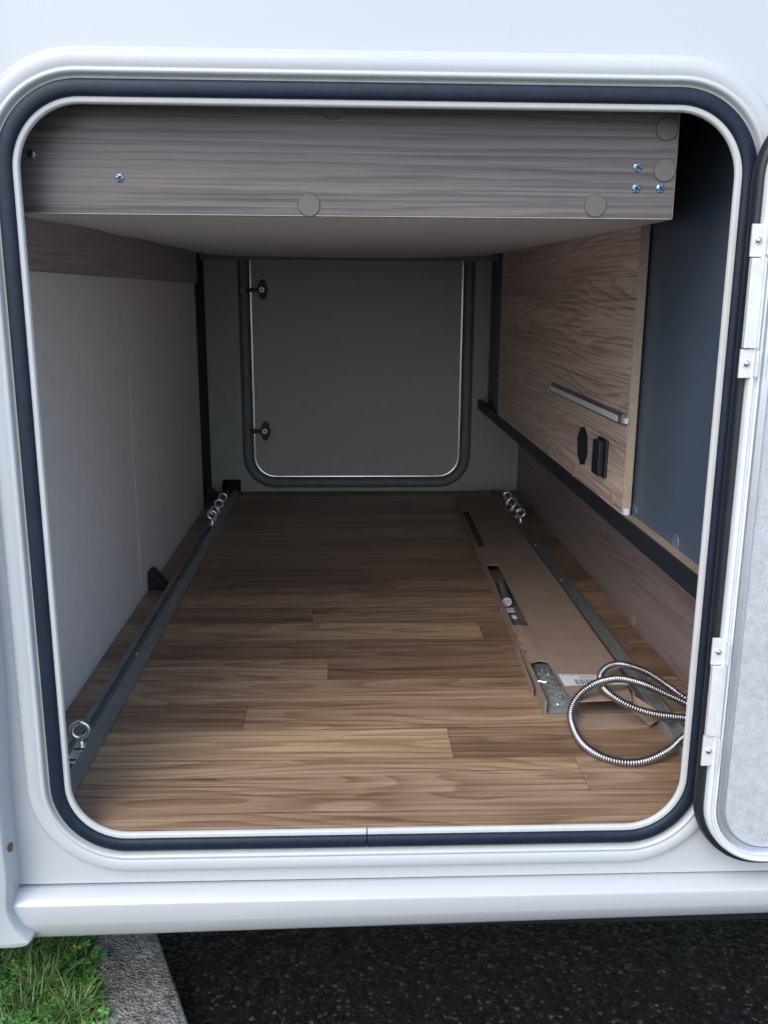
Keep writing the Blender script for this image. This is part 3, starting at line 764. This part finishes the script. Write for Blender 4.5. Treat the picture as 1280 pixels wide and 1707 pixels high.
# ================================================================ LOOSE THINGS
# eyebolts on the rails
def eyebolt(loc, plate, label):
    e = empty('lashing_eye', loc, label, 'eyebolt', 'lashing eyes sliding in the floor rails')
    x, y, z = loc
    g = G(); rot = random.uniform(-8, 8)
    ax = (math.sin(R(rot)), math.cos(R(rot)), 0)
    g.torus((x, y, z+.0330), ax, .0145, .0046, 48, 14)
    o = g.out('ring', M['zinc'], e, smooth=True)
    g = G(); g.cyl((x, y, z+.0030), (0, 0, 1), .0105, .0035, 28, r2=.0098); g.cyl((x, y, z+.0065), (0, 0, 1), .0072, .0075, 24, r2=.0052)
    o = g.out('collar', M['zinc'], e, bev=.0006)
    g = G()
    if plate:
        g.box(x-.0125, x+.0055, y-.060, y+.014, z-.0010, z+.0012); g.box(x-.0095, x+.0040, y-.020, y-.013, z+.0008, z+.0018)
        g.box(x-.0085, x+.0040, y-.0505, y-.0440, z+.0008, z+.0018, 1)
        g.box(x-.0100, x+.0055, y-.0118, y-.0085, z+.0010, z+.0019, 1)
        g.box(x-.0125, x+.0055, y-.008, y+.012, z+.0012, z+.0030)
    else:
        g.box(x-.0125, x+.0055, y-.022, y+.012, z-.0010, z+.0030)
    g.out('slider_plate', None, e, mats=[M['zinc'], M['black']], bev=.0005)
    return e
zr = FL+.0192
eyebolt((-.474, .236, zr), True, 'large bright eyebolt nearest the open hatch on the left floor rail')
Ls = ['nearest eyebolt of the cluster at the far end of the left floor rail', 'second eyebolt of the far cluster on the left rail, just behind the first ring', 'third eyebolt of the far cluster on the left floor rail', 'farthest eyebolt on the left rail, next to the black corner bracket']
Rs = ['nearest eyebolt of the far cluster on the right rail', 'second eyebolt of the far cluster on the right rail', 'third eyebolt of the far cluster on the right rail beside the cardboard box', 'farthest eyebolt on the right floor rail by the end wall']
for (y, l) in zip((1.846, 1.905, 2.02, 2.125), Ls): eyebolt((-.4760, y, zr), False, l)
for (y, l) in zip((1.862, 1.935, 2.035, 2.14), Rs): eyebolt((.6085, y, zr), False, l)

# cardboard box
bx = empty('cardboard_box', (.475, 1.28, FL), 'long flat brown cardboard box, torn open along its left side, beside the right rail', 'box')
B0, B1 = .372, 2.20; t_ = .003
def xl(y): return .3805+(y-.38)*.0200          # left wall line
XRB = .5660
def wallstrip(g, y0, y1, z0, z1, xf, th=.003, n=24, jag=0):
    V = []; F = []
    for i in range(n+1):
        y = y0+(y1-y0)*i/n; zj = z1+(random.uniform(-jag, jag) if jag else 0)
        V += [(xf(y), y, z0), (xf(y)+th, y, z0), (xf(y)+th, y, zj), (xf(y), y, zj)]
    for i in range(n):
        a = i*4
        for k in range(4): F.append((a+k, a+(k+1) % 4, a+4+(k+1) % 4, a+4+k))
    F += [(0, 1, 2, 3), (n*4+3, n*4+2, n*4+1, n*4)]
    g.add(V, F)
g = G(); zf0 = FL+.0008; ZL = FL+.040
# base, left wall, right wall, far wall
g.add([(xl(B0), B0, zf0), (XRB, B0, zf0), (XRB, B1, zf0), (xl(B1), B1, zf0), (xl(B0), B0, zf0+.003), (XRB, B0, zf0+.003), (XRB, B1, zf0+.003), (xl(B1), B1, zf0+.003)], [(0, 3, 2, 1), (4, 5, 6, 7), (0, 1, 5, 4), (2, 3, 7, 6), (1, 2, 6, 5), (3, 0, 4, 7)])
wallstrip(g, B0, B1, zf0+.003, FL+.0335, xl, .0032, 60, .0006)
wallstrip(g, .40, B1, zf0+.003, ZL-.0035, lambda y: XRB-.004)
g.box(xl(B1), XRB, B1, B1+.003, zf0, ZL-.0035)
g.out('tray', M['card'], bx)
g = G(); V = []; F = []
# lid: left edge profile follows the torn side
edge = [(.352, .437), (.372, .431), (.43, .4265), (.50, .4245), (.5495, .4230), (.5500, .4225), (.755, .4250), (.7600, .4255), (.90, .4270), (1.10, .4285), (1.268, .4310), (1.2700, .3975), (1.33, .3985), (1.40, .4005), (1.455, .4010), (1.4700, .4260), (1.65, .4290), (1.80, .4310), (1.95, .4330), (1.955, .4140), (2.10, .4170), (2.205, .4180)]
def xr(y): return .5410+min(1, max(0, (y-.345)/.10))**.6*.018+min(1, max(0, (y-.44)/.12))*.0090+max(0, y-.56)*.0030 if y > .345 else .5410
def zl(x, y): return ZL+(.0035*math.sin((x-.42)*18)*math.exp(-(y-.35)*3))+.0008*math.sin(y*7)
rows = []
for y, xa in edge:
    xb = xr(y); row = []
    for k in range(9):
        x = xa+(xb-xa)*k/8; row.append((x, y, zl(x, y)))
    rows.append(row)
for r_ in rows: V += r_
nr = 9
for i in range(len(rows)-1):
    for k in range(nr-1): F.append((i*nr+k, i*nr+k+1, (i+1)*nr+k+1, (i+1)*nr+k))
ld = G(); ld.add(V, F); lo = ld.out('lid', M['card'], bx)
md = lo.modifiers.new('thick', 'SOLIDIFY'); md.thickness = .0028; md.offset = -1
# lid side flap on the right
g = G(); V = []; F = []
ys = [.40+.09*i for i in range(21)]
for y in ys: V += [(xr(y)+.0002, y, zl(xr(y), y)-.0002), (xr(y)+.0025, y, zl(xr(y), y)-.010), (xr(y)+.0022, y, FL+.0215)]
for i in range(len(ys)-1):
    for k in range(2): F.append((i*3+k, i*3+k+1, i*3+k+4, i*3+k+3))
g.add(V, F); o = g.out('lid_side', M['card'], bx); md = o.modifiers.new('thick', 'SOLIDIFY'); md.thickness = .0025
# bent torn tab on the left
g = G(); V = []; F = []; n = 10
for i in range(n+1):
    y = .548+(.762-.548)*i/n; j = random.uniform(-.0045, .0035)*(0 < i < n)
    V += [(.4235, y, ZL+.0012), (.4060, y+.004, ZL+.0030), (.3850+j, y+.010*(i/n)-.004, ZL+.0015)]
for i in range(n):
    for k in range(2): F.append((i*3+k, i*3+k+1, i*3+k+4, i*3+k+3))
g.add(V, F); o = g.out('torn_flap', M['card'], bx); md = o.modifiers.new('thick', 'SOLIDIFY'); md.thickness = .0026
# front flaps lying on the floor
g = G()
g.add([(.432, B0-.003, zf0+.0018), (.556, B0-.003, zf0+.0018), (.571, .322, zf0+.0022), (.425, .318, zf0+.0010)], [(0, 1, 2, 3)])
o = g.out('front_flap', M['card'], bx); md = o.modifiers.new('thick', 'SOLIDIFY'); md.thickness = .0025; md.offset = 1
g = G(); g.add([(.431, .372, FL+.004), (.427, .318, FL+.0022), (.4285, .318, FL+.0180), (.4325, .372, FL+.0330)], [(0, 1, 2, 3)])
o = g.out('torn_edge', M['card_in'], bx); md = o.modifiers.new('thick', 'SOLIDIFY'); md.thickness = .0025
g = G(); g.add([(.561, .395, FL+.0320), (.586, .360, FL+.0250), (.598, .322, FL+.0240), (.571, .318, FL+.004), (.560, .372, FL+.004)], [(0, 1, 2, 3, 4)])
o = g.out('corner_flap', M['card'], bx); md = o.modifiers.new('thick', 'SOLIDIFY'); md.thickness = .0025
g = G(); wallstrip(g, .46, .72, FL+.0006, FL+.020, lambda y: xl(y)-.009+.006*(y-.46)/.26, .0025, 12, .001); g.out('outer_flap', M['card'], bx)
# label with a barcode
def onlid(px, py): q = bpt(px, py, ZL+.001); return Vector((q.x, q.y, zl(q.x, q.y)+.0006))
q = [onlid(930, 1124), onlid(1040, 1128), onlid(1047, 1143), onlid(941, 1144)]
g = G(); nn_ = 8; V = []; F = []
for i in range(nn_+1):
    a_ = q[0].lerp(q[1], i/nn_); b_ = q[3].lerp(q[2], i/nn_)
    for p_ in (a_, b_): V.append((p_.x, p_.y, zl(p_.x, p_.y)+.0007))
for i in range(nn_): F.append((2*i, 2*i+1, 2*i+3, 2*i+2))
g.add(V, F); g.out('paper_label', M['label'], bx)
g = G()
def on(u, v): a_ = q[0].lerp(q[1], u); b_ = q[3].lerp(q[2], u); p_ = a_.lerp(b_, v); return (p_.x, p_.y, zl(p_.x, p_.y)+.0010)
u = .20
while u < .56:
    w_ = random.choice((.010, .014, .022)); g.add([on(u, .48), on(u+w_, .48), on(u+w_, .94), on(u, .94)], [(0, 1, 2, 3)]); u += w_+random.choice((.012, .016))
for (v, ua, ub, h) in ((.10, .04, .9, .04), (.24, .30, .52, .09)):
    u = ua
    while u < ub:
        w_ = random.uniform(.008, .02); g.add([on(u, v), on(u+w_, v), on(u+w_, v+h), on(u, v+h)], [(0, 1, 2, 3)]); u += w_+random.uniform(.005, .014)
g.out('barcode', M['ink'], bx)

# contents: rolled part with a white end cap, white clip piece, bag of fittings
ct = empty('shower_fitting', (.414, 1.0, FL+.005), 'dark tube with round white end cap inside the torn cardboard box', 'fitting')
a_ = Vector((.4105, .985, FL+.024)); d_ = Vector((.012, .17, 0)).normalized()
g = G(); g.cyl(a_, d_, .0120, .155, 28); g.out('tube', plain('smoky_tube', (.12, .125, .12), .2, var=.3, vs=40), ct, bev=.001)
g = G(); g.torus(a_-d_*.001, d_, .0098, .0026, 32, 10); g.out('end_cap', M['white_pl'], ct, smooth=True)
g = G(); g.torus(a_-d_*.003, d_, .0045, .0018, 24, 8); g.cyl(a_-d_*.001, -d_, .0025, .003, 16); g.out('end_nut', M['white_pl'], ct, smooth=True)
g = G(); g.cyl(a_+d_*.002, -d_, .0088, .0025, 28); g.out('end_plate', M['grey_alu'], ct)
cl = empty('plastic_bracket', (.410, .92, FL+.005), 'white and dark blue plastic bracket in front of the tube in the torn box', 'bracket')
g = G(); g.box(.392, .4245, .935, .968, FL+.005, FL+.015); g.box(.3935, .401, .900, .934, FL+.0045, FL+.012); g.box(.4100, .4235, .905, .934, FL+.0045, FL+.012); g.out('clip', M['white_pl'], cl, bev=.002)
g = G(); g.box(.391, .425, .921, .9285, FL+.0122, FL+.016); g.box(.4015, .4095, .87, .93, FL+.0045, FL+.013); g.out('clip_band', M['blue_pl'], cl, bev=.0015)
pg = empty('spare_nozzle', (.416, .83, FL+.005), 'small clear and chrome nozzle showing next to the torn flap', 'nozzle')
g = G(); g.cyl((.419, .80, FL+.018), (0, 1, 0), .0065, .06, 18); g.cyl((.406, .79, FL+.014), (.1, 1, .1), .005, .05, 16); g.out('nozzle_body', M['grey_alu'], pg, bev=.001)
# plastic bag of fittings
bg_ = empty('fittings_bag', (.404, .46, FL+.005), 'crumpled clear plastic bag of chrome fittings in the open end of the box', 'bag')
V = []; F = []; n1, n2 = 26, 34; x0, x1, y0, y1 = .3875, .452, .376, .64
rnd = random.Random(3)
ph = [(rnd.uniform(30, 160), rnd.uniform(30, 160), rnd.uniform(0, 6)) for _ in range(7)]
for i in range(n1+1):
    for j in range(n2+1):
        u, v = i/n1, j/n2; x = x0+(x1-x0)*u; y = y0+(y1-y0)*v
        e_ = min(1, 6*min(u, 1-u))*min(1, 8*min(v, 1-v))
        z = FL+.006+e_*(.016+.0045*sum(abs(math.sin(x*a+y*b+c)) for a, b, c in ph)/3)
        V.append((x, y, z))
for i in range(n1):
    for j in range(n2): F.append((i*(n2+1)+j, i*(n2+1)+j+1, (i+1)*(n2+1)+j+1, (i+1)*(n2+1)+j))
g = G(); g.add(V, F); g.out('bag_film', M['film'], bg_)
g = G(); g.box(.3875, .450, .378, .64, FL+.0042, FL+.0055); g.out('foam_liner', M['liner'], bg_)
for k in range(9):
    g = G(); x = random.uniform(.396, .428); y = random.uniform(.39, .60); a = random.uniform(0, 3.1)
    g.cyl((x, y, FL+.0125), (math.cos(a), math.sin(a), 0), random.uniform(.003, .0055), random.uniform(.012, .03), 14); g.out('fitting', M['zinc'], bg_, bev=.0006)

# chrome shower hose
def hose():
    L1 = [(1144, 1165, .612), (1110, 1141, .622), (1077, 1120, .634), (1040, 1108, .643), (1015, 1111, .6475), (1001, 1125, .6440), (1003, 1143, .6380), (1020, 1160, .633), (1052, 1178, .6250), (1090, 1190, .6140), (1144, 1197, .6080)]
    L2 = [(1142, 1228, .6070), (1115, 1250, .5990), (1077, 1268, .5880), (1040, 1271, .5865), (1002, 1261, .5865), (972, 1241, .5870), (956, 1215, .5900), (951, 1187, .6060), (962, 1162, .6290), (985, 1143, .6500), (1013, 1133, .6540), (1040, 1132, .6490), (1077, 1142, .6330), (1110, 1157, .6210), (1144, 1173, .6120)]
    P = [bpt(a, b, c) for a, b, c in L1]+[Vector((.664, .290, .607)), Vector((.655, .252, .607))]+[bpt(a, b, c) for a, b, c in L2]
    P = [Vector((.694, .44, .590))]+P+[Vector((.688, .335, .595))]
    S_ = []
    for i in range(len(P)-1):
        p0, p1, p2, p3 = P[max(0, i-1)], P[i], P[i+1], P[min(len(P)-1, i+2)]
        for t in [k/24 for k in range(24)]:
            S_.append(.5*((2*p1)+(p2-p0)*t+(2*p0-5*p1+4*p2-p3)*t*t+(3*p1-p0-3*p2+p3)*t**3))
    S_.append(P[-1])
    step = .00074; pts = [S_[0]]; acc = 0
    for i in range(1, len(S_)):
        a, b = S_[i-1], S_[i]; L = (b-a).length; s_ = step-acc
        while s_ <= L: pts.append(a+(b-a)*(s_/L)); s_ += step
        acc = L-(s_-step)
    V = []; F = []; k = 14; rr = (.0072, .0077, .0077, .0072, .0058, .0058)
    up = Vector((0, 0, 1))
    for i, p in enumerate(pts):
        t = (pts[min(i+3, len(pts)-1)]-pts[max(0, i-3)]).normalized(); s1 = t.cross(up).normalized(); s2 = s1.cross(t)
        r_ = rr[i % 6]
        for j in range(k):
            a = 2*math.pi*j/k; V.append(p+(s1*math.cos(a)+s2*math.sin(a))*r_)
    for i in range(len(pts)-1):
        for j in range(k): F.append((i*k+j, i*k+(j+1) % k, (i+1)*k+(j+1) % k, (i+1)*k+j))
    h = empty('shower_hose', (.55, .3, FL), 'coiled chrome corrugated shower hose lying across the box end and right rail', 'hose')
    mesh('hose_tube', V, F, None, h, smooth=True, mats=[M['chrome'], M['groove_shade']], mi=[1 if (i//k) % 6 >= 3 else 0 for i in range(len(F))])
    for p, q_ in ((pts[0], pts[40]), (pts[-1], pts[-40])):
        g = G(); d = (p-q_).normalized(); g.cyl(p-d*.004, d, .0085, .016, 6); g.out('hose_nut', M['chrome'], h, bev=.0008)
hose()
